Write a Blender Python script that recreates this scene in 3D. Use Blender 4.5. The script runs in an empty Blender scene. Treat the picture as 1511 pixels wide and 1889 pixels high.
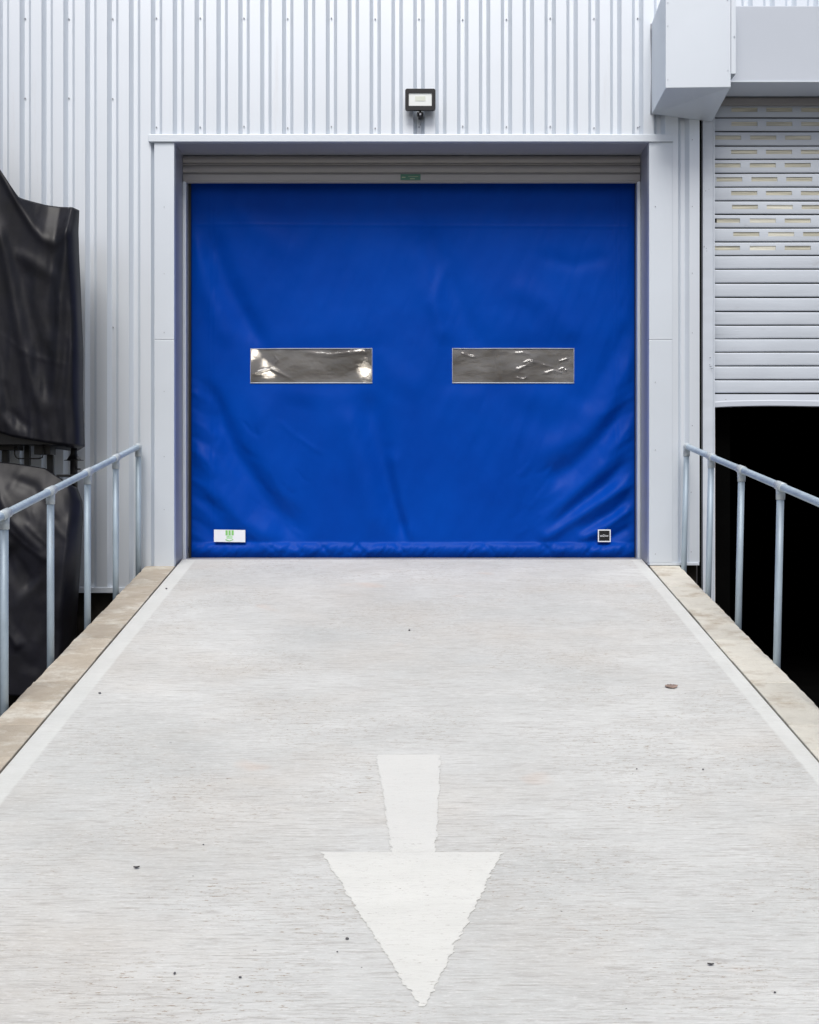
import bpy, bmesh, math, random
import numpy as np
from mathutils import Vector, Matrix
R = math.radians
random.seed(7); rng = np.random.default_rng(11)
S = bpy.context.scene
COL = S.collection
# ------------------------------------------------------------------ camera
CAM_D, CAM_H, FPX = 10.0, 0.69, 2100.0      # metres to the wall, height above the door sill, focal length in photo pixels
cd = bpy.data.cameras.new('camera'); cam = bpy.data.objects.new('camera', cd); COL.objects.link(cam)
cam.location = (0, -CAM_D, CAM_H); cam.rotation_euler = (R(90), 0, 0)
cd.sensor_fit = 'VERTICAL'; cd.sensor_height = 36; cd.lens = FPX/1889*36
cd.shift_y = -44.5/1889; cd.clip_end = 600; cd.clip_start = 0.05
S.camera = cam
# ------------------------------------------------------------------ sky, sun, exposure
W = bpy.data.worlds.new('World'); S.world = W; W.use_nodes = True
wn = W.node_tree.nodes; wl = W.node_tree.links
sky = wn.new('ShaderNodeTexSky'); sky.sky_type = 'NISHITA'; sky.sun_disc = False
SUN_EL, SUN_AZ = 55, 184
sky.sun_elevation = R(SUN_EL); sky.sun_rotation = R(SUN_AZ)
sky.air_density = 1.0; sky.dust_density = 4.0; sky.ozone_density = 1.0
bg = wn['Background']; bg.inputs['Strength'].default_value = 0.06
wl.new(sky.outputs[0], bg.inputs['Color'])
sd = bpy.data.lights.new('sun', 'SUN'); sd.energy = 1.5; sd.angle = R(30); sd.color = (0.99, 0.99, 0.965)
sun = bpy.data.objects.new('sun', sd); COL.objects.link(sun)
sdir = Vector((math.sin(R(SUN_AZ))*math.cos(R(SUN_EL)), math.cos(R(SUN_AZ))*math.cos(R(SUN_EL)), math.sin(R(SUN_EL))))
sun.rotation_euler = sdir.to_track_quat('Z', 'Y').to_euler(); sun.location = (0, -20, 30)
S.view_settings.view_transform = 'Standard'; S.view_settings.look = 'None'
S.view_settings.gamma = 1; S.view_settings.use_curve_mapping = False
S.view_settings.exposure = 0.74
try:
    S.cycles.max_bounces = 8; S.cycles.diffuse_bounces = 5; S.cycles.sample_clamp_indirect = 6
except Exception: pass

# ------------------------------------------------------------------ helpers
def at(px, py, y):
    """point of the photograph at depth y (metres behind the wall face)"""
    d = CAM_D + y
    return Vector(((px-755.5)/FPX*d, y, CAM_H + (900-py)/FPX*d))
RS = 0.172                                   # slope of the ramp
def ramp_z(y): return RS*y

def link(name, me, mat=None, parent=None):
    o = bpy.data.objects.new(name, me); COL.objects.link(o)
    if mat is not None and not me.materials: me.materials.append(mat)
    if parent is not None: o.parent = parent; o.matrix_parent_inverse = Matrix.Translation(-parent.location)
    return o
def tag(o, label=None, cat=None, group=None, kind=None):
    if label: o['label'] = label
    if cat: o['category'] = cat
    if group: o['group'] = group
    if kind: o['kind'] = kind
    return o
def empty(name, loc, label, cat, group=None):
    o = bpy.data.objects.new(name, None); COL.objects.link(o); o.location = loc
    o.empty_display_size = .2
    return tag(o, label, cat, group)

class MB:
    def __init__(s): s.bm = bmesh.new()
    def box(s, x0, x1, y0, y1, z0, z1, bev=0.0):
        b = bmesh.new()
        bmesh.ops.create_cube(b, size=1)
        for v in b.verts:
            v.co = Vector(((x0+x1)/2+v.co.x*(x1-x0), (y0+y1)/2+v.co.y*(y1-y0), (z0+z1)/2+v.co.z*(z1-z0)))
        if bev: bmesh.ops.bevel(b, geom=list(b.edges), offset=bev, segments=2, affect='EDGES', profile=.6)
        s.merge(b); return s
    def merge(s, b):
        me = bpy.data.meshes.new('t'); b.to_mesh(me); b.free(); s.bm.from_mesh(me); bpy.data.meshes.remove(me)
    def hexa(s, p):      # 8 points: bottom 4 ccw, top 4 ccw
        v = [s.bm.verts.new(q) for q in p]
        for f in ((3,2,1,0),(4,5,6,7),(0,1,5,4),(1,2,6,5),(2,3,7,6),(3,0,4,7)): s.bm.faces.new([v[i] for i in f])
        return s
    def tube(s, pts, r, n=16, cap=True):
        pts = [Vector(p) for p in pts]; rr = r if isinstance(r, (list, tuple)) else [r]*len(pts)
        rings = []; prev = None
        for i, p in enumerate(pts):
            t = (pts[min(i+1, len(pts)-1)] - pts[max(i-1, 0)]).normalized()
            if prev is None:
                a = Vector((1,0,0)) if abs(t.x) < .9 else Vector((0,1,0))
                u = (a - t*a.dot(t)).normalized()
            else: u = (prev - t*prev.dot(t)).normalized()
            prev = u; w = t.cross(u)
            rings.append([s.bm.verts.new(p + (u*math.cos(2*math.pi*k/n) + w*math.sin(2*math.pi*k/n))*rr[i]) for k in range(n)])
        for a, b in zip(rings, rings[1:]):
            for k in range(n):
                f = s.bm.faces.new((a[k], a[(k+1)%n], b[(k+1)%n], b[k])); f.smooth = True
        if cap:
            s.bm.faces.new(rings[0][::-1]); s.bm.faces.new(rings[-1])
        return s
    def poly(s, pts, y0, y1):   # outline in x,z extruded in y
        a = [s.bm.verts.new((p[0], y0, p[1])) for p in pts]; b = [s.bm.verts.new((p[0], y1, p[1])) for p in pts]
        s.bm.faces.new(a); s.bm.faces.new(b[::-1])
        n = len(pts)
        for i in range(n): s.bm.faces.new((a[(i+1)%n], a[i], b[i], b[(i+1)%n]))
        return s
    def build(s, name, mat, parent=None, smooth_angle=None):
        bmesh.ops.recalc_face_normals(s.bm, faces=s.bm.faces)
        me = bpy.data.meshes.new(name); s.bm.to_mesh(me); s.bm.free()
        return link(name, me, mat, parent)
def noise2(u, v, seed, octaves=4, gain=.5):
    """smooth value noise on numpy arrays"""
    out = np.zeros_like(u); amp = 1.0; g = np.random.default_rng(seed)
    for o in range(octaves):
        L = g.random((64, 64))*2-1
        a = u*(2**o)+17.3*o; b = v*(2**o)+9.1*o
        i = np.floor(a).astype(int); j = np.floor(b).astype(int)
        fa = a-i; fb = b-j; fa = fa*fa*(3-2*fa); fb = fb*fb*(3-2*fb)
        i0 = i % 64; i1 = (i+1) % 64; j0 = j % 64; j1 = (j+1) % 64
        out += amp*((L[i0,j0]*(1-fa)+L[i1,j0]*fa)*(1-fb)+(L[i0,j1]*(1-fa)+L[i1,j1]*fa)*fb)
        amp *= gain
    return out
def pl_dist(U, V, pts):
    """distance to a polyline and the fraction along it"""
    best = np.full(U.shape, 1e9); frac = np.zeros(U.shape)
    n = len(pts)-1
    for k in range(n):
        (ax, ay), (bx, by) = pts[k], pts[k+1]
        dx, dy = bx-ax, by-ay; L2 = dx*dx+dy*dy
        t = np.clip(((U-ax)*dx+(V-ay)*dy)/L2, 0, 1)
        d = np.hypot(U-ax-t*dx, V-ay-t*dy)
        m = d < best; best = np.where(m, d, best); frac = np.where(m, (k+t)/n, frac)
    return best, frac
def fold(U, V, pts, w, amp, w2=None):
    d, t = pl_dist(U, V, pts)
    ww = w + ((w2 or w)-w)*t
    env = np.clip(np.minimum(t/.18, (1-t)/.18), 0, 1); env = env*env*(3-2*env)*.85+.15
    return amp*env*np.exp(-(d/ww)**2)

# ------------------------------------------------------------------ materials
def nt(name):
    m = bpy.data.materials.new(name); m.use_nodes = True
    return m, m.node_tree.nodes, m.node_tree.links, m.node_tree.nodes['Principled BSDF']
def coords(n, l, scale=(1,1,1), obj=True, loc=(0,0,0)):
    tc = n.new('ShaderNodeTexCoord'); mp = n.new('ShaderNodeMapping')
    mp.inputs['Scale'].default_value = scale; mp.inputs['Location'].default_value = loc
    l.new(tc.outputs['Object'], mp.inputs[0]); return mp.outputs[0]
def nz(n, l, scale, sc=(1,1,1), detail=4, rough=.55, loc=(0,0,0)):
    t = n.new('ShaderNodeTexNoise'); t.inputs['Scale'].default_value = scale; t.inputs['Detail'].default_value = detail
    t.inputs['Roughness'].default_value = rough; l.new(coords(n, l, sc, loc=loc), t.inputs['Vector']); return t.outputs['Fac']
def ramp(n, l, fac, stops):
    r = n.new('ShaderNodeValToRGB'); el = r.color_ramp.elements
    while len(el) < len(stops): el.new(.5)
    for e, (p, c) in zip(el, stops): e.position = p; e.color = (*c, 1) if len(c) == 3 else c
    l.new(fac, r.inputs[0]); return r.outputs['Color']
def mix(n, l, fac, a, b, mode='MIX'):
    m = n.new('ShaderNodeMix'); m.data_type = 'RGBA'; m.blend_type = mode
    for sock, v in ((m.inputs['Factor'], fac), (m.inputs['A'], a), (m.inputs['B'], b)):
        if isinstance(v, (int, float)): sock.default_value = v
        elif isinstance(v, tuple): sock.default_value = (*v, 1)
        else: l.new(v, sock)
    return m.outputs['Result']
def bump(n, l, h, bs, strength, dist, prev=None):
    b = n.new('ShaderNodeBump'); b.inputs['Strength'].default_value = strength; b.inputs['Distance'].default_value = dist
    l.new(h, b.inputs['Height'])
    if prev is not None: l.new(prev, b.inputs['Normal'])
    l.new(b.outputs[0], bs.inputs['Normal']); return b.outputs[0]
def basic(name, col, rough=.5, metal=0, var=.06, scale=3, bmp=0, bscale=40, spec=.5, sc=(1,1,1), dirt=None):
    m, n, l, b = nt(name)
    f = nz(n, l, scale, sc)
    lo = tuple(max(0, c*(1-var)) for c in col); hi = tuple(min(1, c*(1+var)) for c in col)
    c = ramp(n, l, f, [(.3, lo), (.7, hi)])
    if dirt:
        c = mix(n, l, ramp(n, l, nz(n, l, dirt[1], dirt[2], 6, .7), [(dirt[3], (0,0,0)), (dirt[4], (1,1,1))]), c, dirt[0])
    l.new(c, b.inputs['Base Color'])
    b.inputs['Roughness'].default_value = rough; b.inputs['Metallic'].default_value = metal
    b.inputs['Specular IOR Level'].default_value = spec
    if bmp: bump(n, l, nz(n, l, bscale, sc, 3), b, .5, bmp)
    return m
M = {}
M['clad'] = basic('cladding_paint', (.73,.775,.83), .44, metal=.5, var=.03, scale=.7, spec=.4, dirt=((.60,.60,.62), 1.6, (3,3,.25), .62, .95), bmp=.0012, bscale=2.2)
M['flash'] = basic('flashing_paint', (.70,.75,.81), .46, metal=.4, var=.03, scale=1.1, spec=.4, bmp=.002, bscale=1.6)
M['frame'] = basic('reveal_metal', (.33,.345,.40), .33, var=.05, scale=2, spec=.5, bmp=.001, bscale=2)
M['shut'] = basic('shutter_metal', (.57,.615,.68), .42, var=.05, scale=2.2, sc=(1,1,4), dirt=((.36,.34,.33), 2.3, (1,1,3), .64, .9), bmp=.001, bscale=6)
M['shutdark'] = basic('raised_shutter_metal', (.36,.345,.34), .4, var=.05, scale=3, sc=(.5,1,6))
M['hous'] = basic('housing_paint', (.59,.635,.71), .42, var=.03, scale=1.0, spec=.4, bmp=.003, bscale=1.1)
M['black'] = basic('black_rubber', (.012,.012,.014), .6, var=.2)
M['blackmetal'] = basic('black_powder_coat', (.008,.007,.008), .4, var=.1, bmp=.0003, bscale=200)
M['void'] = basic('blackened_lining', (.003,.003,.003), .95, var=.2, spec=.0)
M['plinth'] = basic('shade_dark_plinth', (.035,.03,.025), .9, var=.4, scale=8, spec=.1)  # dark brick, taken near black to carry the shade of the recess
M['screw'] = basic('screw_steel', (.36,.375,.41), .4, metal=.4)
M['scratch'] = basic('bare_scrape', (.12,.13,.16), .7)
M['white'] = basic('white_vinyl', (.80,.82,.87), .4, var=.02)
M['green'] = basic('green_print', (.22,.55,.16), .5)
M['palegreen'] = basic('pale_green_print', (.48,.74,.48), .5)
M['dkgreen'] = basic('green_label', (.05,.17,.11), .4)
M['olive'] = basic('label_lettering', (.32,.42,.27), .5)
M['asphalt'] = basic('asphalt', (.05,.05,.052), .9, var=.3, scale=30, bmp=.004, bscale=90)
M['galv'] = basic('galvanised_steel', (.41,.50,.575), .5, metal=.25, var=.14, scale=7, sc=(1,1,.5), dirt=((.32,.34,.36), 14, (1,1,.4), .60, .80), bmp=.0006, bscale=60)
M['galvfit'] = basic('galvanised_fitting', (.50,.55,.58), .52, metal=.25, var=.12, scale=20, dirt=((.30,.31,.32), 22, (1,1,1), .58, .78), bmp=.0008, bscale=120)
M['tarp'] = basic('black_tarpaulin', (.0055,.0055,.0095), .47, var=.4, scale=6, bmp=.0022, bscale=11, spec=.33)
M['inwall'] = basic('interior_blockwork', (.50,.46,.43), .8, var=.15, scale=2)
M['beige'] = basic('interior_panel', (.74,.69,.58), .7)
M['block'] = basic('block_wall', (.34,.29,.23), .9, var=.3, scale=6, bmp=.004, bscale=30)
M['threshold'] = basic('threshold_concrete', (.30,.30,.33), .6, var=.16, scale=5, sc=(1,8,1), dirt=((.24,.22,.21), 7, (1,4,1), .58, .8))
M['leaf'] = basic('dead_leaf', (.27,.195,.16), .8, var=.4, scale=60)
M['leafdk'] = basic('dark_leaf', (.035,.03,.032), .8, var=.3, scale=60)
M['stone'] = basic('pebble_stone', (.08,.08,.085), .8, var=.3, scale=60)
M['mortar'] = basic('mortar', (.17,.155,.11), .95, var=.7, scale=28)

def coping_mat(name, pale):
    m, n, l, b = nt(name)
    oi = n.new('ShaderNodeObjectInfo')
    tan = ramp(n, l, nz(n, l, 7, (1,1.5,1), 6, .7), [(.3, (.40,.345,.275)), (.7, (.50,.445,.365))])
    pl = ramp(n, l, nz(n, l, 9, (1,1.5,1), 6, .7), [(.3, (.57,.545,.48)), (.7, (.66,.635,.56))])
    f = ramp(n, l, nz(n, l, 2.8, (1,1.6,1), 8, .72, loc=(3,1,0)), [(pale, (1,1,1)), (pale+.14, (0,0,0))])
    c = mix(n, l, f, tan, pl)
    v = n.new('ShaderNodeHueSaturation'); mr = n.new('ShaderNodeMapRange')
    mr.inputs['To Min'].default_value = .88; mr.inputs['To Max'].default_value = 1.1
    l.new(oi.outputs['Random'], mr.inputs[0]); l.new(mr.outputs[0], v.inputs['Value']); l.new(c, v.inputs['Color'])
    l.new(v.outputs[0], b.inputs['Base Color']); b.inputs['Roughness'].default_value = .85
    b.inputs['Specular IOR Level'].default_value = .2
    bump(n, l, nz(n, l, 45, (1,1,1), 5, .7), b, .8, .006)
    return m
M['copeL'] = coping_mat('tan_coping', .36); M['copeR'] = coping_mat('pale_coping', .50)

def concrete(name, paint=False):
    m, n, l, b = nt(name)
    big = nz(n, l, .75, (1,1.5,1), 6, .62)
    c = ramp(n, l, big, [(.32, (.495,.505,.49)), (.5, (.565,.57,.552)), (.68, (.645,.65,.63))])
    warm = ramp(n, l, nz(n, l, .8, (1,1.4,1), 4, .6, loc=(7,2,0)), [(.48, (0,0,0)), (.70, (.6,.6,.6))])
    c = mix(n, l, warm, c, (.53,.50,.455))
    # mid scale horizontal clouds
    c = mix(n, l, ramp(n, l, nz(n, l, 2.2, (.8,3.5,1), 6, .7), [(.44, (0,0,0)), (.74, (.25,.25,.25))]), c, (.42,.42,.41))
    # brush lines running across the ramp
    ln = nz(n, l, 1, (6,92,92), 6, .74)
    c = mix(n, l, ramp(n, l, ln, [(.36, (.75,.75,.75)), (.5, (0,0,0))]), c, (.37,.355,.335))
    ln2 = nz(n, l, 1, (22,150,150), 4, .8, loc=(1,5,0))
    c = mix(n, l, ramp(n, l, ln2, [(.52, (0,0,0)), (.7, (.6,.6,.6))]), c, (.76,.76,.75))
    # dark pits and short worn streaks, more of them nearer the foot of the ramp
    pit = ramp(n, l, nz(n, l, 1, (22,105,105), 5, .8, loc=(2,3,0)), [(.575, (0,0,0)), (.64, (1,1,1))])
    area = ramp(n, l, nz(n, l, 1.1, (1,1.6,1), 3, .5, loc=(0,9,0)), [(.44, (.22,)*3), (.56, (1.0,)*3)])
    pm = mix(n, l, 1.0, pit, area, 'MULTIPLY')
    c = mix(n, l, pm, c, (.27,.205,.145))
    # stray specks
    sp = ramp(n, l, nz(n, l, 1, (38,38,38), 2, .5, loc=(9,9,0)), [(.775, (0,0,0)), (.80, (.8,.8,.8))])
    c = mix(n, l, sp, c, (.10,.09,.085))
    # few faint stains
    st = ramp(n, l, nz(n, l, 2.0, (1,1.2,1), 2, .4, loc=(4,4,0)), [(.71, (0,0,0)), (.8, (.35,.35,.35))])
    c = mix(n, l, st, c, (.62,.45,.35))
    # smooth trowelled margins along both kerbs
    tc = n.new('ShaderNodeTexCoord'); sx = n.new('ShaderNodeSeparateXYZ'); l.new(tc.outputs['Object'], sx.inputs[0])
    wob = n.new('ShaderNodeMath'); wob.operation = 'MULTIPLY_ADD'; wob.inputs[1].default_value = .018; wob.inputs[2].default_value = -.009
    l.new(nz(n, l, 1, (1,22,1), 3), wob.inputs[0])
    ax = n.new('ShaderNodeMath'); ax.operation = 'ADD'; l.new(sx.outputs[0], ax.inputs[0]); l.new(wob.outputs[0], ax.inputs[1])
    def step(v, thr, up):
        s_ = n.new('ShaderNodeMapRange'); s_.inputs['From Min'].default_value = thr-.008; s_.inputs['From Max'].default_value = thr+.008
        s_.inputs['To Min'].default_value = 0 if up else 1; s_.inputs['To Max'].default_value = 1 if up else 0
        l.new(v, s_.inputs[0]); return s_.outputs[0]
    mx = n.new('ShaderNodeMath'); mx.operation = 'MAXIMUM'
    l.new(step(ax.outputs[0], 2.000, True), mx.inputs[0]); l.new(step(ax.outputs[0], -1.925, False), mx.inputs[1])
    mcol = ramp(n, l, nz(n, l, 6, (1,.6,1), 5, .6), [(.3, (.60,.61,.585)), (.7, (.68,.69,.665))])
    sc_ = n.new('ShaderNodeMath'); sc_.operation = 'MULTIPLY'; sc_.inputs[1].default_value = .72; l.new(mx.outputs[0], sc_.inputs[0])
    c = mix(n, l, sc_.outputs[0], c, mcol)
    l.new(c, b.inputs['Base Color']); b.inputs['Roughness'].default_value = .88; b.inputs['Specular IOR Level'].default_value = .25
    p = bump(n, l, ln, b, .55, .004)
    bump(n, l, ln2, b, .4, .002, p)
    return m
M['conc'] = concrete('brushed_concrete')
def roadpaint():
    m, n, l, b = nt('worn_road_paint')
    c = ramp(n, l, nz(n, l, 2.5, (1,2,1), 5, .6), [(.3, (.65,.65,.615)), (.7, (.71,.71,.675))])
    ln = nz(n, l, 1, (13,80,80), 6, .78)
    c = mix(n, l, ramp(n, l, ln, [(.34, (.35,.35,.35)), (.46, (0,0,0))]), c, (.50,.49,.47))
    pit = ramp(n, l, nz(n, l, 1, (22,105,105), 5, .8, loc=(2,8,0)), [(.60, (0,0,0)), (.66, (.8,.8,.8))])
    c = mix(n, l, pit, c, (.33,.30,.27))
    tc = n.new('ShaderNodeTexCoord'); sx = n.new('ShaderNodeSeparateXYZ'); l.new(tc.outputs['Object'], sx.inputs[0])
    mr = n.new('ShaderNodeMapRange'); mr.inputs['From Min'].default_value = -5.25; mr.inputs['From Max'].default_value = -4.9; mr.inputs['To Max'].default_value = .6
    l.new(sx.outputs[1], mr.inputs[0]); c = mix(n, l, mr.outputs[0], c, (.62,.62,.60))      # the shaft is worn thinner than the head
    wr = ramp(n, l, nz(n, l, 1, (9,60,60), 6, .8, loc=(6,1,0)), [(.56, (0,0,0)), (.66, (.55,.55,.55))]); c = mix(n, l, wr, c, (.56,.55,.52))
    l.new(c, b.inputs['Base Color']); b.inputs['Roughness'].default_value = .75; b.inputs['Specular IOR Level'].default_value = .25
    bump(n, l, ln, b, .5, .004)
    return m
M['paint'] = roadpaint()
def vinyl():
    m, n, l, b = nt('blue_pvc_sheet')
    c = ramp(n, l, nz(n, l, 1.4, (1,1,1), 5, .6), [(.3, (.0,.044,.33)), (.7, (.0,.056,.39))])
    l.new(c, b.inputs['Base Color'])
    b.inputs['Roughness'].default_value = .42; b.inputs['Specular IOR Level'].default_value = .06
    bump(n, l, nz(n, l, 3.2, (1,1,.7), 4, .5), b, .5, .006)
    return m
M['vinyl'] = vinyl()
def clear_vinyl(name, strength, scl):
    strength = .12
    m, n, l, b = nt(name)
    out = n['Material Output']
    tr = n.new('ShaderNodeBsdfRefraction'); tr.inputs[0].default_value = (.86,.84,.82,1); tr.inputs['IOR'].default_value = 1.08 if 'crumpled' in name else 1.15; tr.inputs['Roughness'].default_value = .2 if 'crumpled' in name else .30
    gl = n.new('ShaderNodeBsdfGlossy'); gl.inputs['Roughness'].default_value = .06
    df = n.new('ShaderNodeBsdfDiffuse'); l.new(ramp(n, l, nz(n, l, 3.1, (1,1,2.2), 3, .5, loc=(1,2,5)), [(.36, (.27,.25,.235)), (.64, (.54,.52,.51))]), df.inputs[0])  # pale clouds in the diffuse stand in for streaks of reflected light
    fr = n.new('ShaderNodeFresnel'); fr.inputs[0].default_value = 1.7
    t = n.new('ShaderNodeTexNoise'); t.inputs['Scale'].default_value = scl; t.inputs['Detail'].default_value = 5; t.inputs['Roughness'].default_value = .55
    t.inputs['Distortion'].default_value = 1.2; dist_ = .02 if strength < .5 else .055
    l.new(coords(n, l, (1,1,2.4)), t.inputs['Vector'])
    bp = n.new('ShaderNodeBump'); bp.inputs['Strength'].default_value = strength; bp.inputs['Distance'].default_value = dist_
    l.new(t.outputs['Fac'], bp.inputs['Height'])
    for s_ in (gl, fr, df): l.new(bp.outputs[0], s_.inputs['Normal'])
    m1 = n.new('ShaderNodeMixShader'); m1.inputs[0].default_value = .30; l.new(tr.outputs[0], m1.inputs[1]); l.new(df.outputs[0], m1.inputs[2])
    m2 = n.new('ShaderNodeMixShader'); l.new(fr.outputs[0], m2.inputs[0]); l.new(m1.outputs[0], m2.inputs[1]); l.new(gl.outputs[0], m2.inputs[2])
    l.new(m2.outputs[0], out.inputs['Surface']); n.remove(b); return m
M['winL'] = clear_vinyl('clear_pvc_smooth', .15, 5); M['winR'] = clear_vinyl('clear_pvc_crumpled', .95, 9)
def emis(name, col, st):
    m, n, l, b = nt(name)
    b.inputs['Base Color'].default_value = (*col, 1); b.inputs['Emission Color'].default_value = (*col, 1); b.inputs['Emission Strength'].default_value = st
    return m
M['lamp'] = emis('lit_tube', (1,.92,.80), 6)
M['ledyellow'] = basic('led_chip', (.74,.77,.69), .4)
M['ledoff'] = basic('led_diffuser', (.88,.91,.90), .35, var=.02)
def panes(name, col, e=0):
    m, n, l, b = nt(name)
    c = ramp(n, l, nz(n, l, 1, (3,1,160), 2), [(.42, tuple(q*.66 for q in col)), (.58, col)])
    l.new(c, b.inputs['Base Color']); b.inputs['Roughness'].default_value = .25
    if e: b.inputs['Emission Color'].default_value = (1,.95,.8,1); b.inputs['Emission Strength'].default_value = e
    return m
M['pane'] = panes('ribbed_vision_strip', (.74,.71,.58)); M['panelit'] = panes('glowing_vision_strip', (.8,.78,.68), .06)  # lamp light from behind is put in as paler colour and glow

# ================================================================== SETTING
g = MB(); g.box(-160, 160, -160, 160, -1.6, -1.27)
o = g.build('ground', M['asphalt']); tag(o, kind='structure')
# the ramp, one slab with a sloping top
RL, RR = -2.047, 2.095
r = MB(); ylo = -7.35
r.hexa([(RL,ylo,-1.27),(RR,ylo,-1.27),(RR,.26,-1.27),(RL,.26,-1.27),(RL,ylo,ramp_z(ylo)),(RR,ylo,ramp_z(ylo)),(RR,.26,ramp_z(.26)),(RL,.26,ramp_z(.26))])
o = r.build('ramp', M['conc']); tag(o, kind='structure')

# ================================================================== WAREHOUSE
wh = empty('warehouse', (0, .2, -1.27), 'pale grey box-rib clad warehouse wall with white flashings round the doorway', 'warehouse')
PITCH = .19214; TR_D = .040
def clad_region(b, x0, x1, z0, z1, off=0.0, y=0.0):
    xs = [(x0, None), (x1, None)]
    c0 = (773-755.5)/210
    def prof(x):
        k = round((x-c0-off)/PITCH); d = abs(x-(c0+off+k*PITCH))
        return y + (TR_D if d <= .0178 else (0 if d >= .050 else TR_D*(.050-d)/(.0322)))
    X = {x0, x1}
    k = math.floor((x0-c0-off)/PITCH)-1
    while c0+off+k*PITCH < x1+.1:
        for e in (-.050, -.046, -.0178, .0178, .046, .050):
            q = c0+off+k*PITCH+e
            if x0 < q < x1: X.add(q)
        k += 1
    X = sorted(X)
    lo = [b.bm.verts.new((x, prof(x), z0)) for x in X]; hi = [b.bm.verts.new((x, prof(x), z1)) for x in X]
    for i in range(len(X)-1): b.bm.faces.new((lo[i], lo[i+1], hi[i+1], hi[i]))
TOP = 7.6
cl = MB()
clad_region(cl, -8.6, -2.232, -.185, TOP)
clad_region(cl, -2.232, 2.30, 3.775, TOP)
clad_region(cl, 2.30, 2.548, .035, 4.2, .020)
clad_region(cl, 2.30, 9.4, 4.2, TOP)
clad_region(cl, 6.1, 9.4, -.185, 4.2)
o = cl.build('wall_cladding', M['clad'], wh)
# masonry and liner behind the sheets
bk = MB()
bk.box(-8.6, -2.25, .06, .24, -.2, TOP); bk.box(-2.25, 2.55, .06, .24, 3.80, TOP); bk.box(2.32, 2.545, .06, .24, .02, 3.80)
bk.box(2.55, 6.1, .06, .24, 4.25, TOP); bk.box(6.1, 9.4, .06, .24, -.2, TOP)
bk.build('inner_wall', M['inwall'], wh)
sh = MB()
sh.box(-8.6, 9.4, .06, 11.0, TOP, TOP+.25); sh.build('roof', M['frame'], wh)
sh = MB()
sh.box(-8.8, -8.6, .0, 11.0, -1.27, TOP); sh.box(9.4, 9.6, .0, 11.0, -1.27, TOP); sh.box(-8.8, 9.6, 11.0, 11.2, -1.27, TOP)
sh.build('side_wall', M['clad'], wh)
# parapet cap
MB().box(-8.8, 9.6, -.05, .30, TOP+.25, TOP+.33).build('parapet_cap', M['flash'], wh)
# base: plinth and drip flashing under the cladding
for a_ in ((-8.6, -2.06, .10, .24, -1.27, -.2), (2.10, 2.545, .10, .24, -1.27, .02), (6.1, 9.4, .1, .24, -1.27, -.2)): MB().box(*a_).build('plinth', M['plinth'], wh)
bf = MB(); bf.box(-8.6, -2.245, -.012, .07, -.232, -.185, .003); bf.build('base_flashing', M['flash'], wh)
bf = MB(); bf.box(2.106, 2.542, -.016, .06, .010, .034, .003); bf.build('base_flashing', M['flash'], wh)
# opening: lintel, jambs, soffit, guides
lt = MB(); lt.box(-2.288, 2.308, -.034, .02, 3.722, 3.786, .003)
lt.build('lintel_flashing', M['flash'], wh)
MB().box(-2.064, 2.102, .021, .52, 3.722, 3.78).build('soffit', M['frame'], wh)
for s_, (a, b_) in enumerate(((-2.240, -2.064), (2.102, 2.308))):
    j = MB(); z0 = (-.016, .036)[s_]; zz = .69+(900-627)/210
    j.box(a, b_, -.014, .058, z0, zz-.0015, .003); j.box(a, b_, -.014, .058, zz+.0015, 3.7215, .003)
    j.build('jamb_flashing', M['flash'], wh)
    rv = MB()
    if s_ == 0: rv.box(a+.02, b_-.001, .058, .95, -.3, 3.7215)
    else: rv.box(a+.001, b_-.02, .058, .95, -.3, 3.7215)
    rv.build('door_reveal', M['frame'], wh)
for x0, x1 in ((-2.0645, -2.034), (2.074, 2.1025)):
    q = MB(); q.box(x0, x1, .36, .44, .03, 3.477, .002); q.box(x0+.008, x1-.008, .352, .36, .03, 3.477)
    q.build('shutter_guide', M['flash'], wh)
MB().box(-2.0625, -2.027, .49, .52, .05, 3.6).build('side_channel', M['frame'], wh)
th = MB(); th.box(-2.063, 2.101, .26, 1.2, -.3, .047, .002); th.build('threshold', M['threshold'], wh)
# inside of the warehouse seen through the curtain windows
inn = MB(); inn.box(-8.6, 2.58, 1.2, 11.0, -.05, .04); inn.build('interior_floor', M['threshold'], wh)
inn = MB(); inn.box(2.58, 2.75, .24, 11.0, -1.27, TOP); inn.build('partition_wall', M['inwall'], wh)
inn = MB()
for k in range(6): inn.box(-2.9+k*.85, -2.86+k*.85, 8.0, 8.1, .05, 4.5)
inn.box(-1.72, -1.35, 8.2, 8.4, .05, 5); inn.build('racking', M['beige'], wh)
# loading bay, its darkness put into a near-black lining, behind the raised shutter on the right
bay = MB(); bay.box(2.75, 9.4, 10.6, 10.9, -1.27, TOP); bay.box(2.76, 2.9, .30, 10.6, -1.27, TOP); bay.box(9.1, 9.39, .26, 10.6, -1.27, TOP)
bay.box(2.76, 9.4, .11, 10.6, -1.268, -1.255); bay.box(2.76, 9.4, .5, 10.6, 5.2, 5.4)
bay.build('bay_lining', M['void'], wh)
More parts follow.
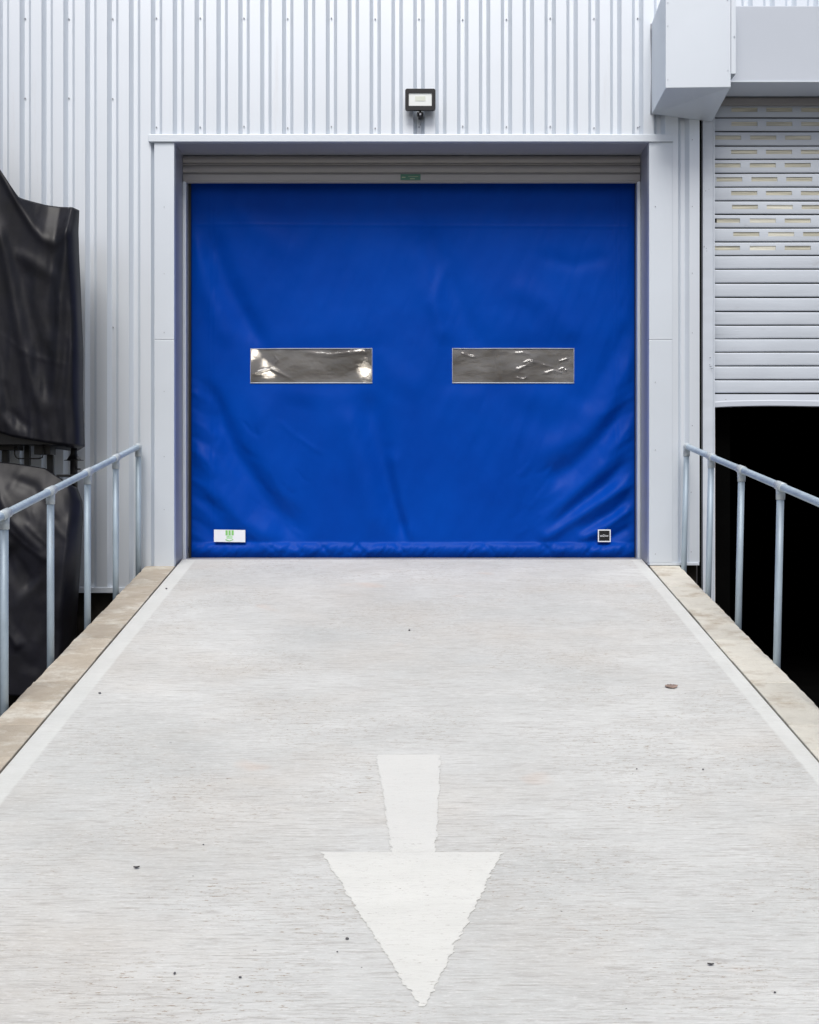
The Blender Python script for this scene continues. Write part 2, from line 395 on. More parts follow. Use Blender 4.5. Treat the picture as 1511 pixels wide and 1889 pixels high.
# screws
def screw(px, py, y=.037, f=1):
    p = at(px, py, y); f *= .62; q = MB(); q.tube([(p.x, y, p.z), (p.x, y-.006, p.z)], .010*f, 8); q.tube([(p.x, y-.006, p.z), (p.x, y-.011, p.z)], .0055*f, 6)
    return q.build('screw', M['screw'], wh)
cx = [773+40.35*2*k for k in range(-9, 6)]
for k, x in enumerate(cx):
    if x < 1200:
        screw(x-.9*(x-755)/FPX*.034*0, 35+random.uniform(-1.5, 1.5))
        if x < 240: screw(x, 183+random.uniform(-2, 2))
        elif x > 285: screw(x, 235+random.uniform(-2, 2))
screw(209, 604); screw(1180, 234)
for px, py in ((303, 382), (303, 505), (303, 613), (303, 722), (303, 842), (303, 940)): screw(px, py, -.014).scale = (.5, 1, .5)
for o_ in [o_ for o_ in wh.children if o_.name.startswith('screw') and o_.scale[0] != 1]:
    # keep the small heads where they were drawn
    me = o_.data; c = sum((v.co for v in me.vertices), Vector())/len(me.vertices)
    for v in me.vertices: v.co = Vector((c.x+(v.co.x-c.x)*.5, v.co.y, c.z+(v.co.z-c.z)*.5))
    o_.scale = (1, 1, 1)
for px, py in ((1209, 381), (1209, 705), (1209, 830), (1209, 1022), (1277, 258), (1277, 381), (1277, 504), (1277, 614), (1277, 785), (1275, 908), (1275, 1018)): 
    screw(px, py, -.014 if px < 1240 else 0.0, .6)

# ================================================================== RAISED ROLLER SHUTTER over the doorway
rs = empty('roller_shutter', (0, .37, 3.5), 'grey roller shutter rolled up above the blue curtain', 'roller shutter')
def slat_raised(z0, z1, name='slat'):
    b = MB(); n = 9; prof = []
    for i in range(n+1):
        t = i/n; prof.append((.375 - .018*math.sin(math.pi*t)**.8, z0+.012+(z1-z0-.014)*t))
    prof += [(.39, z1-.002), (.40, z1-.006), (.40, z0), (.368, z0), (.362, z0+.005), (.366, z0+.010)]
    a = [b.bm.verts.new((-2.062, y, z)) for y, z in prof]; c = [b.bm.verts.new((2.1, y, z)) for y, z in prof]
    m = len(prof)
    for i in range(m): b.bm.faces.new((a[i], a[(i+1)%m], c[(i+1)%m], c[i]))
    b.bm.faces.new(a); b.bm.faces.new(c[::-1])
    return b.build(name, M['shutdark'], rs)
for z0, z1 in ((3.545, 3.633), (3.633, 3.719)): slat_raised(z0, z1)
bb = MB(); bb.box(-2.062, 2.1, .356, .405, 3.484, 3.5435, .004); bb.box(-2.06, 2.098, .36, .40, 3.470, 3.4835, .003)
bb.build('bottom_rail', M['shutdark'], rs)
p0 = at(739, 332, .35); p1 = at(776, 321, .35)
lb = MB(); lb.box(p0.x, p1.x, .353, .3555, p0.z, p1.z); lb = lb.build('sticker', M['dkgreen'], rs)
tx = MB()
tx.box(p0.x+.085, p0.x+.13, .3515, .353, p0.z+.008, p0.z+.016)
tx.box(p0.x+.012, p0.x+.045, .3515, .353, p0.z+.020, p0.z+.030); tx.box(p0.x+.07, p0.x+.16, .3515, .353, p0.z+.030, p0.z+.034)
tx.build('printed_lines', M['olive'], lb)

# ================================================================== BLUE FABRIC CURTAIN DOOR
fd = empty('curtain_door', (0, .5, .047), 'blue sheeting curtain door with two clear windows and a sagging lower hem', 'curtain door')
CY = .50; KD = (CAM_D+CY)/FPX
def cdisp(U, V):
    """bulge of the sheet toward the yard in metres; U,V run across and down the sheet"""
    D = np.zeros_like(U)
    F_ = 2.2
    D += .030*np.exp(-((U-700)/330)**2-((V-760)/260)**2)
    D += .018*np.exp(-((U-1000)/200)**2-((V-600)/200)**2) - .012*np.exp(-((U-560)/140)**2-((V-520)/120)**2)
    F = [([(372,690),(430,830),(490,920),(565,1003)], 17, -.030, 26), ([(358,800),(400,900),(450,965),(520,1006)], 20, .022, 22),
         ([(375,400),(415,520),(470,620),(505,690)], 24, -.022, 18), ([(360,420),(385,540),(430,650)], 16, .010, 20),
         ([(420,360),(470,420),(560,480)], 14, .006, 30),
         ([(668,700),(700,820),(728,930),(752,1003)], 30, -.024, 14), ([(640,740),(665,860),(700,1003)], 26, .012, 24),
         ([(720,820),(740,920),(762,1003)], 16, .014, 9),
         ([(770,400),(810,490),(860,600),(885,660)], 32, -.017, 26), ([(740,360),(780,480),(820,600)], 26, .007, 30),
         ([(560,720),(540,820),(560,1000)], 40, -.010, 30), ([(480,720),(500,860),(540,1000)], 24, .008, 40),
         ([(820,640),(800,560),(830,470)], 14, .006, 10),
         ([(1168,590),(1120,680),(1060,760)], 22, -.012, 28), ([(1168,650),(1130,730),(1080,800),(980,850)], 16, .012, 24),
         ([(1169,720),(1120,800),(1060,860),(1000,890)], 16, -.020, 22), ([(1169,780),(1110,860),(1040,930),(985,1003)], 15, .017, 22),
         ([(1169,835),(1120,890),(1060,935),(1000,990)], 12, -.018, 16), ([(1169,880),(1100,930),(1030,975),(990,1004)], 11, .018, 12),
         ([(1169,905),(1130,945),(1060,985)], 9, -.012, 12), ([(1169,935),(1120,968),(1060,1000)], 9, .013, 10),
         ([(1169,970),(1130,992),(1080,1003)], 7, -.009, 8),
         ([(930,520),(1010,560),(1070,640)], 24, .008, 20), ([(900,700),(960,760),(1040,800)], 34, -.010, 30),
         ([(985,470),(1060,490),(1130,470)], 14, -.005, 14), ([(690,640),(720,690),(790,720)], 20, .006, 26)]
    for pts, w, a, w2 in F: D += fold(U, V, pts, w, a*F_, w2)
    for k in range(12):          # gathered ripples along both edges
        y0 = 700+k*26+((k*37) % 9)
        a = .006+.003*((k*5) % 3)
        D += fold(U, V, [(344,y0-6),(362,y0),(384,y0+14),(405,y0+34+(k%3)*8)], 5, a if k % 2 else -a*.8, 11)
        D += fold(U, V, [(1178,y0-4+k*.4),(1155,y0+12),(1125,y0+32),(1100,y0+46)], 5, (a if k % 2 else -a)*.8, 10)
    D += .0050*noise2(U/95, V/120, 3, 4, .5) + .0045*noise2((U+V*.35)/34, V/150, 5, 3, .5)
    rc = np.random.default_rng(77)
    for k in range(46):
        left = k % 2 == 0
        x_ = rc.uniform(362, 560) if left else rc.uniform(960, 1160); y_ = rc.uniform(760, 995); L_ = rc.uniform(25, 75)
        an = (rc.uniform(.5, 1.15) if left else rc.uniform(2.0, 2.65))
        D += fold(U, V, [(x_, y_), (x_+L_*.5*math.cos(an), y_+L_*.5*math.sin(an)+4), (x_+L_*math.cos(an), min(1003, y_+L_*math.sin(an)))], rc.uniform(2.5, 5), rc.choice([-1, 1])*rc.uniform(.0015, .004), 6)
    # welded seams
    for x, v0, v1 in ((388,360,1005),(397,360,1005),(1135,362,860),(1142,362,860)):
        D += .0022*np.exp(-((U-x)/1.6)**2)*(V > v0)*(V < v1)
    D += .003*np.exp(-((V-416-.006*(U-700))/2.2)**2)*(U > 362)*(U < 1160) 
    # hem pocket with rumples
    hem = 1/(1+np.exp(-(V-(1003.5+3.2*noise2(U/60, U*0, 21, 2)))/1.3))
    belly = np.sin(np.clip((V-1000)/29, 0, 1)*math.pi)
    D += hem*.006 + .034*belly + .010*noise2(U/16+V/26, V/30, 8, 3, .6)*belly
    for (x, s) in ((505,1),(528,-1),(552,1),(600,1),(652,-1),(666,1),(740,1),(862,-1),(905,1),(1010,1),(1090,-1)):
        D += fold(U, V, [(x-14*s,1003),(x,1012),(x+8*s,1024)], 4, -.010, 5)
    # panels round the windows are stiffer
    for x0, x1 in ((463,686),(835,1058)):
        ex = np.maximum(np.maximum(x0-U, U-x1), 0); ey = np.maximum(np.maximum(644-V, V-706), 0)
        k_ = 1-np.exp(-(np.hypot(ex, ey)/20)**2)
        D = D*(.45+.55*k_)
    # held flat at the guides
    D *= .25+.75*np.clip(np.minimum(U-348, 1174-U)/16, 0, 1)
    return D
def snap(a, vals):
    for v in vals: a[np.argmin(abs(a-v))] = v
    return a
Ug = snap(np.linspace(348, 1174, 376), (463,686,835,1058)); Vg = snap(np.linspace(316, 1029, 325), (644,706))
UU, VV = np.meshgrid(Ug, Vg)
DD = cdisp(UU, VV)
Xc = (UU-755.5)*KD; Zc = CAM_H+(900-VV)*KD
low = .0035*noise2(UU/40, UU*0, 31, 2)*(VV > 1026)
verts = np.stack([Xc, CY-DD, Zc+np.abs(low)], -1).reshape(-1, 3)
nv, nu = UU.shape; faces = []
for j in range(nv-1):
    vm = (Vg[j]+Vg[j+1])/2
    for i in range(nu-1):
        um = (Ug[i]+Ug[i+1])/2
        if 644 < vm < 706 and (463 < um < 686 or 835 < um < 1058): continue
        faces.append((j*nu+i, (j+1)*nu+i, (j+1)*nu+i+1, j*nu+i+1))
me = bpy.data.meshes.new('curtain'); me.from_pydata(verts.tolist(), [], faces); me.polygons.foreach_set('use_smooth', [True]*len(faces)); me.update()
cur = link('curtain', me, M['vinyl'], fd)
sol = cur.modifiers.new('thickness', 'SOLIDIFY'); sol.thickness = .003; sol.offset = -1
def cur_y(px, py): return CY-float(cdisp(np.array([[float(px)]]), np.array([[float(py)]]))[0,0])
for wi, (x0, x1) in enumerate(((463,686),(835,1058))):
    us = np.linspace(x0+.2, x1-.2, 180); vs = np.linspace(644.2, 705.8, 52); a, b_ = np.meshgrid(us, vs)
    d = cdisp(a, b_)*1.0 + (.0016*noise2(a/26, b_/14, 40, 4, .55) if wi == 0 else .0022*noise2((a+b_*.8)/34, (b_-a*.25)/16, 47, 3, .5))
    gl_ = (([(850,652),(862,656),(880,660)], 3), ([(945,652),(965,651),(978,655)], 3), ([(962,672),(975,666),(985,668)], 3), ([(948,684),(962,679),(975,672),(990,668)], 4),
           ([(1000,672),(1012,676),(1020,678)], 2.4), ([(1030,668),(1040,664),(1048,662)], 2.4), ([(1028,684),(1036,680),(1042,678)], 2.4), ([(1040,684),(1047,682)], 2.2),
           ([(1000,690),(1020,684),(1040,690)], 3), ([(950,696),(965,700),(972,695)], 2.4)) if wi else \
          (([(506,655),(512,664),(508,672)], 2.4), ([(671,648),(676,652)], 2.4), ([(560,650),(610,655),(650,650),(680,648)], 5), ([(465,690),(500,680),(540,700)], 4))
    for pts_, w_ in gl_: d = d+fold(a, b_, pts_, w_*.72, (.0031 if wi else .0015)*w_)
    P = np.stack([(a-755.5)*KD, CY-d+.001, CAM_H+(900-b_)*KD], -1).reshape(-1, 3)
    f = [(j*180+i, (j+1)*180+i, (j+1)*180+i+1, j*180+i+1) for j in range(51) for i in range(179)]
    me = bpy.data.meshes.new('window'); me.from_pydata(P.tolist(), [], f); me.polygons.foreach_set('use_smooth', [True]*len(f)); me.update()
    wo = link('window', me, M['winL' if wi == 0 else 'winR'], fd)
    wo['label'] = 'clear window panel, smooth' if wi == 0 else 'clear window panel, crumpled'
    eb = MB()                   # welded border following the sheet
    def strip(pts, r_): eb.tube([((px-755.5)*KD, cur_y(px, py)-.004, CAM_H+(900-py)*KD) for px, py in pts], r_, 6)
    top = [(x, 643.2) for x in np.linspace(x0-1, x1+1, 20)]; bot = [(x, 706.6) for x in np.linspace(x0-1, x1+1, 20)]
    strip(top, .003); strip(bot, .0042)
    strip([(x0-.5, y) for y in np.linspace(643, 707, 8)], .002); strip([(x1+.5, y) for y in np.linspace(643, 707, 8)], .002)
    eb.build('window_border', M['shut'], wo)
# stickers
def sheet_patch(name, x0, x1, y0, y1, mat, parent, lift, tilt=0):
    yy = min(cur_y(a, b_) for a in np.linspace(x0, x1, 7) for b_ in np.linspace(y0, y1, 5))-lift
    q = MB()
    pts = [(x0, y1, 0), (x1, y1+tilt, 0), (x1, y0+tilt, 0), (x0, y0, 0)]
    q.poly([((a-755.5)*KD, CAM_H+(900-b_)*KD) for a, b_, _ in pts], yy-.0015, yy)
    return q.build(name, mat, parent), yy-.0015
st, yy = sheet_patch('sticker', 396.5, 454, 976.5, 999, M['white'], fd, .004, .8); st['label'] = 'white rectangular sticker with green shield'
lg = MB()
def LP(pts, y, dy): lg.poly([((a-755.5)*KD, CAM_H+(900-b_)*KD) for a, b_ in pts], y-dy, y)
for a in (417.8, 423.2, 428.8): LP([(a,987),(a+3.9,987),(a+3.9,977.9),(a,977.9)], yy, .002)
LP([(417.5,994.6),(420,994.8),(424.5,996.9),(429.5,995),(432,994),(432,995.6),(424.6,998),(417.5,996)], yy, .002)
LP([(422,990.5),(423.2,990.5),(423.2,987.6),(422,987.6)], yy, .002)
lg.build('shield_print', M['green'], st)
lg = MB(); LP([(419.5,993.5),(430.5,993.5),(430.5,988),(425,987.4),(419.5,988)], yy, .0012); lg.build('shield_panel', M['palegreen'], st)
st, yy = sheet_patch('sticker', 1102, 1125.5, 976.5, 999.5, M['white'], fd, .004); st['label'] = 'square black sticker with white border'
q = MB(); q.poly([((a-755.5)*KD, CAM_H+(900-b_)*KD) for a, b_ in ((1104,997.2),(1123.5,997.2),(1123.5,978.6),(1104,978.6))], yy-.0015, yy)
q.build('black_square', M['blackmetal'], st)
def text(s, size, loc, mat, parent, name, width=None):
    cu = bpy.data.curves.new(name, 'FONT'); cu.body = s; cu.size = size; cu.extrude = .0006; cu.align_x = 'CENTER'; cu.align_y = 'CENTER'
    ob = bpy.data.objects.new(name, cu); COL.objects.link(ob)
    bpy.context.view_layer.update()
    me = bpy.data.meshes.new_from_object(ob.evaluated_get(bpy.context.evaluated_depsgraph_get()))
    bpy.data.objects.remove(ob)
    w = max(v.co.x for v in me.vertices)-min(v.co.x for v in me.vertices); k = (width/w) if width else 1
    for v in me.vertices: v.co = Vector((loc[0]+v.co.x*k, loc[1]-v.co.z, loc[2]+v.co.y))
    me.materials.clear()
    return link(name, me, mat, parent)
text('eatDlow', .030, ((1113.5-755.5)*KD, yy-.0024, CAM_H+(900-988)*KD), M['white'], st, 'lettering', .078)
# edge seals
for x0, x1 in ((-2.027, -2.006), (2.069, 2.0735)):
    q = MB(); q.box(x0, x1, .455, .470, .048, 3.56, .002); q.box(x0+.004, x1-.001, .44, .455, .048, 3.5); q.build('edge_seal', M['black'], fd)
MB().box(2.0745, 2.1, .45, .47, .048, 3.56).build('edge_seal', M['black'], fd)
# lit lamps hanging inside
def inlamp(px, py, y, w, h, tilt, lab):
    p = at(px, py, y); e = empty('interior_lamp', p, lab, 'lamp', 'lamps inside the warehouse')
    b = MB(); b.tube([(p.x-w/2-h*.6, p.y, p.z+tilt), (p.x-w/2-h*.2, p.y, p.z+tilt), (p.x+w/2+h*.2, p.y, p.z-tilt), (p.x+w/2+h*.6, p.y, p.z-tilt)], [h*.45, h, h, h*.45], 12); b.build('tube', M['lamp'], e)
    b = MB(); b.tube([(p.x, p.y+.02+h*.6, p.z), (p.x, p.y+.10, p.z)], h*.8, 10); b.build('lamp_body', M['shut'], e)
inlamp(470, 672, 6.0, .02, .040, 0, 'glowing lamp behind the extreme left end of the left curtain window')
inlamp(679, 693, 6.0, .02, .046, 0, 'glowing lamp behind the right end of the left curtain window')
inlamp(501, 693, 4.5, .15, .014, .045, 'slanting tube lamp low behind the left curtain window')

# ================================================================== SHUTTER ON THE RIGHT
SY = .06; SK = (CAM_D+SY)/FPX
rt = empty('roller_shutter', (4.3, SY, -1.27), 'battered pale grey slatted shutter half open over the black bay', 'roller shutter')
sx0 = (1317-755.5)*SK; sx1 = 5.9
Zp = lambda py: CAM_H+(900-py)*SK
lines = [166.5,192,217.8,243,269.4,294,320,345.6,371,396,420.8,446.4,471.8,497,523,549,575,600,625,650,675.5,701,725.8]
offs = {1:752,2:752,3:640,4:750,5:636,6:648,7:750,8:755,9:632,10:765,11:632}
WOB = {16:(2.2,0),17:(4,-1),18:(1.5,0),19:(1,0)}
for k in range(len(lines)-1):
    zt = Zp(lines[k])-.0048; zb = Zp(lines[k+1])+.0048; H = zt-zb
    slots = []
    if k in offs:
        a = 1150+offs[k]/3.78; j = 0
        if offs[k] < 700: a = max(a, 1318.5)
        while True:
            s0 = (a+j*64.3-755.5)*SK; s1 = s0+48*SK
            if s1 > sx1-.1: break
            if j == 0 and offs[k] < 700: s1 = (1150+offs[k]/3.78+47.5-755.5)*SK
            slots.append((s0, s1)); j += 1
    zs = [zb, zb+H*.06, zb+H*.16, zb+H*.42, zt-H*.46+.004, zt-H*.20, zt-H*.07, zt]
    zs[3] = zt-.070 if slots else zs[3]; zs[4] = zt-.048 if slots else zs[4]; zs[5] = zt-.028 if slots else zs[5]
    # slot between zt-.070 and zt-.030
    if slots: zs = [zb, zb+.006, zb+.020, zt-.068, zt-.049, zt-.030, zt-.008, zt]
    prof = lambda z: SY-.008*math.sin(math.pi*min(1, max(0, (z-zb)/H)))**.22 if 0 < (z-zb)/H < 1 else SY
    X = sorted({sx0, sx1, sx0+.02, sx0+.06, sx0+.12, sx0+.3, sx0+.6} | {q for s_ in slots for q in s_})
    X = [x for i, x in enumerate(X)]
    b = MB(); bend = WOB.get(k, (random.uniform(.1, .9), 0)); grid = []
    for z in zs:
        row = []
        for x in X:
            e = math.exp(-(x-sx0)/.10)
            dz = -.0016*bend[0]*math.exp(-(x-sx0)/.25)*(1 if z < (zb+zt)/2 else .3)
            dy = -.006*bend[0]*e*((z-zb)/H-.3)
            row.append(b.bm.verts.new((x, prof(z)+dy, z+dz+.0012*math.sin(x*2.3+k))))
        grid.append(row)
    for j in range(len(zs)-1):
        for i in range(len(X)-1):
            xm = (X[i]+X[i+1])/2
            if slots and j in (3, 4) and any(a < xm < c for a, c in slots): continue
            f = b.bm.faces.new((grid[j][i], grid[j][i+1], grid[j+1][i+1], grid[j+1][i]))
    so = b.build('slat', M['shut'], rt)
    m_ = so.modifiers.new('thickness', 'SOLIDIFY'); m_.thickness = .006; m_.offset = 1 if False else -1
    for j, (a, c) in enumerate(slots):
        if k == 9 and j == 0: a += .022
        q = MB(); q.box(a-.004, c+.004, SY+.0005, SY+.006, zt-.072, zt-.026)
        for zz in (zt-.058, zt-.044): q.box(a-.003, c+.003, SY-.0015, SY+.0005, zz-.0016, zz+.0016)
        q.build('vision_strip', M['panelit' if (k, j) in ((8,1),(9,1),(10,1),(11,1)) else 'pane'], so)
# dark interlocks between slats
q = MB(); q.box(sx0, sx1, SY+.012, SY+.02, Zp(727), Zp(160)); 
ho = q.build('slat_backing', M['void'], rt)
# bottom rail, bent
b = MB(); X = np.linspace(sx0-.01, sx1, 60); rows = []
for (yy_, pz) in ((SY-.012, 727.5), (SY-.016, 739), (SY-.020, 741), (SY-.018, 749.5), (SY+.03, 750.5), (SY+.03, 727.5)):
    rows.append([b.bm.verts.new((x, yy_+.008*math.sin(x*4)+.004*math.sin(x*11), Zp(pz+(2.2*math.exp(-(x-sx0)/.12)-1.2*math.exp(-((x-3.2)/.35)**2) if pz > 738 else 0)))) for x in X])
for a, c in zip(rows, rows[1:]+rows[:1]):
    for i in range(59): b.bm.faces.new((a[i], a[i+1], c[i+1], c[i])).smooth = False
b.build('bottom_rail', M['hous'], rt)
q = MB(); q.box(sx0+.012, sx0+.105, SY-.026, SY-.012, Zp(742), Zp(736.5), .002); q.build('lock_plate', M['screw'], rt)
# guide posts
gp = MB(); a = at(1295.8, 0, .02).x; c = at(1316.8, 0, .02).x
gp.box(a, c, -.0, .10, -1.27, 3.95, .003); gp.box(c-.012, c+.002, -.012, 0.0, -1.27, 3.95, .002)
gp.build('guide_post', M['shut'], rt)
MB().box(5.88, 5.98, 0, .10, -1.27, 3.95, .003).build('guide_post', M['shut'], rt)
MB().box(a-.03, a-.002, .055, .075, -1.27, 4.15).build('dark_joint', M['void'], rt)
sc = MB()
for px, py, w, h in ((1310,660,4,2),(1311,676,5,1.6),(1313,680,5,1.2),(1309,673,2.5,1.5),(1299,455,1.6,5),(1303,458,1.2,2),(1302,352,1.4,2.2),(1308,349,1.2,1.6),(1304,463,1.0,2)):
    p = at(px, py, -.0135 if px > 1309.5 else -.0015)
    n_ = 7; rr = [random.uniform(.6, 1.1) for _ in range(n_)]
    sc.poly([(p.x+w/2*SK*rr[i]*math.cos(i*6.283/n_), p.z+h/2*SK*rr[i]*math.sin(i*6.283/n_+.4)) for i in range(n_)], p.y-.0006, p.y+.0008)
sc.build('paint_scrape', M['scratch'], rt)

# housing box and duct box
hs = empty('shutter_housing', (4.6, -.35, 4.127), 'long pale sheet-metal housing above the battered shutter', 'housing')
q = MB(); q.box(2.655, 6.2, -.35, -.003, 4.127, 4.774, .004); q.build('housing_box', M['hous'], hs)
q = MB(); q.box(2.70, 6.16, -.356, -.351, 4.129, 4.139); q.build('drip_lip', M['flash'], hs)
q = MB(); q.box(2.66, 6.1, .02, .045, 4.062, 4.126); q.build('closing_plate', M['shutdark'], hs)
dx = empty('duct_box', (2.4, -.3, 3.95), 'tall boxy white metal duct casing left of the long housing', 'duct casing')
def duct():
    b = MB(); yF = -.55
    bl = [(2.127,yF,4.010),(2.668,yF,4.017),(2.655,-.002,3.905),(2.125,-.002,3.972)]
    tp = [(2.127,yF,4.86),(2.668,yF,4.86),(2.655,-.002,4.765),(2.125,-.002,4.765)]
    b.hexa(bl+tp)
    bmesh.ops.bevel(b.bm, geom=list(b.bm.edges), offset=.004, segments=2, affect='EDGES', profile=.6)
    return b
duct().build('casing', M['flash'], dx)
q = MB(); q.box(2.6715, 2.712, -.545, -.353, 4.13, 4.86, .002); q.build('side_flange', M['flash'], dx)
sc = MB()
for px, py in ((1232,5),(1342,0),(1343,130),(1232,147),(1232,48),(1355,67)): 
    p = at(px, py, -.55); sc.tube([(p.x, -.548, p.z), (p.x, -.554, p.z)], .0055, 8)
sc.build('rivet', M['shut'], dx)
# soft crooked sealant line where the casing meets the wall
sl = MB(); sl.tube([(2.124+.004*math.sin(z*9), -.006, z) for z in np.linspace(3.97, 4.765, 14)], .005, 6); sl.build('sealant_bead', M['screw'], dx)

# ================================================================== FLOODLIGHT
fl = empty('floodlight', (at(775, 215, 0).x, 0, at(775,215,0).z), 'black-framed square floodlight with pale lens on the cladding above the doorway', 'floodlight')
FY = -.11; a = at(747.5, 203, FY); c = at(803.5, 163.5, FY)
def rrect(x0, x1, z0, z1, r_, n=5):
    P = []
    for cx_, cz_, a0 in ((x1-r_, z0+r_, -90), (x1-r_, z1-r_, 0), (x0+r_, z1-r_, 90), (x0+r_, z0+r_, 180)):
        for k in range(n+1): t = R(a0+90*k/n); P.append((cx_+r_*math.cos(t), cz_+r_*math.sin(t)))
    return P
g0, g1 = at(754, 195.2, FY), at(796.8, 170.8, FY)
b = MB(); outp = rrect(a.x, c.x, a.z, c.z, .018); inp = rrect(g0.x, g1.x, g0.z, g1.z, .004)
def ring(pts, y): return [b.bm.verts.new((p[0], y, p[1])) for p in pts]
o1, i1, i2 = ring(outp, FY), ring(inp, FY), ring(inp, FY+.014); o2 = ring(outp, FY+.03)
mx_, mz_ = (a.x+c.x)/2, (a.z+c.z)/2
o3 = ring([(mx_+(p[0]-mx_)*.8, mz_+(p[1]-mz_)*.8) for p in outp], FY+.055)
n_ = len(outp)
for A, B in ((o1, i1), (i1, i2), (o2, o1), (o3, o2)):
    for k in range(n_): b.bm.faces.new((A[k], A[(k+1)%n_], B[(k+1)%n_], B[k]))
b.bm.faces.new(o3); b.bm.faces.new(i2)
b.build('housing', M['blackmetal'], fl)
q = MB(); q.box(g0.x+.001, g1.x-.001, FY+.009, FY+.012, g0.z+.001, g1.z-.001); le = q.build('lens', M['ledoff'], fl)
q = MB(); q.box(mx_-.045, mx_+.045, FY+.0065, FY+.009, mz_-.012, mz_+.03, .001); q.build('led_panel', M['ledyellow'], le)
q = MB(); q.tube([(mx_, FY+.03, a.z+.004), (mx_, FY+.03, a.z-.012)], .010, 10)
q.tube([(mx_-.027, FY+.03, a.z-.028), (mx_+.027, FY+.03, a.z-.028)], .019, 12)
q.box(mx_-.018, mx_+.018, FY+.03, .036, a.z-.036, a.z-.012, .004)
q.build('bracket', M['blackmetal'], fl)
q = MB(); q.tube([(mx_, FY+.012, a.z-.034), (mx_, FY+.004, a.z-.034)], .008, 8); q.build('bolt', M['screw'], fl)
# cable
q = MB(); q.tube([(mx_, .02, a.z-.03), (mx_+.01, .0, a.z-.06), (mx_+.0, .03, a.z-.085)], .004, 6); q.build('cable', M['screw'], fl)

# ================================================================== KERB WALLS
def kerb(xi, xo, matk, label, seed):
    rr = random.Random(seed)
    e = empty('kerb_wall', ((xi+xo)/2, -3.6, -1.27), label, 'kerb wall')
    lo, hi = min(xi, xo), max(xi, xo)
    b = MB(); y0, y1 = -7.3, -.004
    dz = -.035
    b.hexa([(lo+.006,y0,-1.27),(hi-.006,y0,-1.27),(hi-.006,y1,-1.27),(lo+.006,y1,-1.27),
            (lo+.006,y0,ramp_z(y0)+dz),(hi-.006,y0,ramp_z(y0)+dz),(hi-.006,y1,ramp_z(y1)+dz),(lo+.006,y1,ramp_z(y1)+dz)])
    b.build('block_wall', M['block'], e)
    y = -.006; k = 0
    while y > y0+.1:
        L = rr.choice((.34,.35,.36,.44)); ya = max(y-L, y0)
        q = bmesh.new(); bmesh.ops.create_cube(q, size=1)
        jx = rr.uniform(-.003, .003); jz = rr.uniform(-.0015, .0025); g_ = .0022
        bmesh.ops.subdivide_edges(q, edges=list(q.edges), cuts=5, use_grid_fill=True)
        for v in q.verts:
            tx_, ty, tz = v.co.x+.5, v.co.y+.5, v.co.z+.5
            X_ = lo+jx+(hi-lo)*tx_; Y_ = ya+g_+(y-g_-ya-g_)*ty; Z_ = ramp_z(Y_)+.006+jz-.040*(1-tz)
            outer = (tx_ > .99) if xo > xi else (tx_ < .01)
            if outer and tz > .5: X_ += (-1 if xo > xi else 1)*abs(rr.gauss(0, .004)); Z_ -= abs(rr.gauss(0, .003))
            v.co = Vector((X_, Y_, Z_))
        bmesh.ops.bevel(q, geom=[ed for ed in q.edges if ed.calc_face_angle(0) > 1.0], offset=.003, segments=1, affect='EDGES')
        mb_ = MB(); mb_.bm.free(); mb_.bm = q
        mb_.build('coping_stone', matk, e)
        y = ya; k += 1
    return e
kerb(-2.058, -2.322, M['copeL'], 'tan coping kerb along the left edge of the ramp', 3)
kerb(2.106, 2.372, M['copeR'], 'pale stained coping kerb along the right edge of the ramp', 5)
# dirt filled joint beside each kerb
for x0, x1, nm in ((-2.057, -2.048, 1), (2.096, 2.105, 2)):
    b = MB(); b.hexa([(x0,-7.3,-1.27),(x1,-7.3,-1.27),(x1,-.004,-1.27),(x0,-.004,-1.27),(x0,-7.3,ramp_z(-7.3)-.012),(x1,-7.3,ramp_z(-7.3)-.012),(x1,-.004,-.012),(x0,-.004,-.012)])
    tag(b.build('path_joint', M['mortar']), kind='structure')

# ================================================================== HANDRAILS
def handrail(Xr, depths, zf, lean, label):
    e = empty('handrail', (Xr, -CAM_D+depths[0], -1.0), label, 'handrail', 'tubular handrails beside the ramp')
    ys = [d-CAM_D for d in depths]            # first = far end at the wall
    rr = .0245; sgn = 1 if Xr > 0 else -1
    P = [(Xr+0, y, zf(y)) for y in (ys[-1]-.35, *ys[:0:-1])]
    P += [(Xr, ys[0]-.03, zf(ys[0]-.03)), (Xr, ys[0]-.012, zf(ys[0])-.001), (Xr, ys[0], zf(ys[0])-.018)]
    b = MB(); b.tube(P, rr, 20); b.build('top_rail', M['galv'], e)
    for i, y in enumerate(ys):
        z = zf(y); kb = ramp_z(y)-.30; dx_ = -sgn*lean
        b = MB(); b.tube([(Xr, y, z-.03), (Xr+dx_*.5, y, (z+kb)/2), (Xr+dx_, y, kb)], .0235, 18)
        b.build('post', M['galv'], e)
        b = MB(); t = Vector((0, 1, (zf(y+.1)-zf(y))/.1)).normalized()
        c_ = Vector((Xr, y, z))
        if i: b.tube([c_-t*.062, c_-t*.060, c_+t*.060, c_+t*.062], [.026, .0305, .0305, .026], 20)
        else: b.tube([c_-t*.062, c_-t*.060, c_-t*.01, c_+t*.014+Vector((0,0,-.004)), c_+t*.026+Vector((0,0,-.014))], [.026, .0305, .0305, .026, .012], 20)
        b.tube([(Xr, y, z-.008), (Xr, y, z-.085), (Xr, y, z-.088)], [.0295, .0285, .0235], 20)
        b.build('tee_fitting', M['galvfit'], e)
        b = MB(); ix = Xr+dx_; kx = -2.322 if sgn < 0 else 2.372
        b.box(min(ix, kx-sgn*.004), max(ix, kx-sgn*.004), y-.05, y+.05, kb-.02, kb+.10, .004)
        b.build('wall_bracket', M['galvfit'], e)
    return e
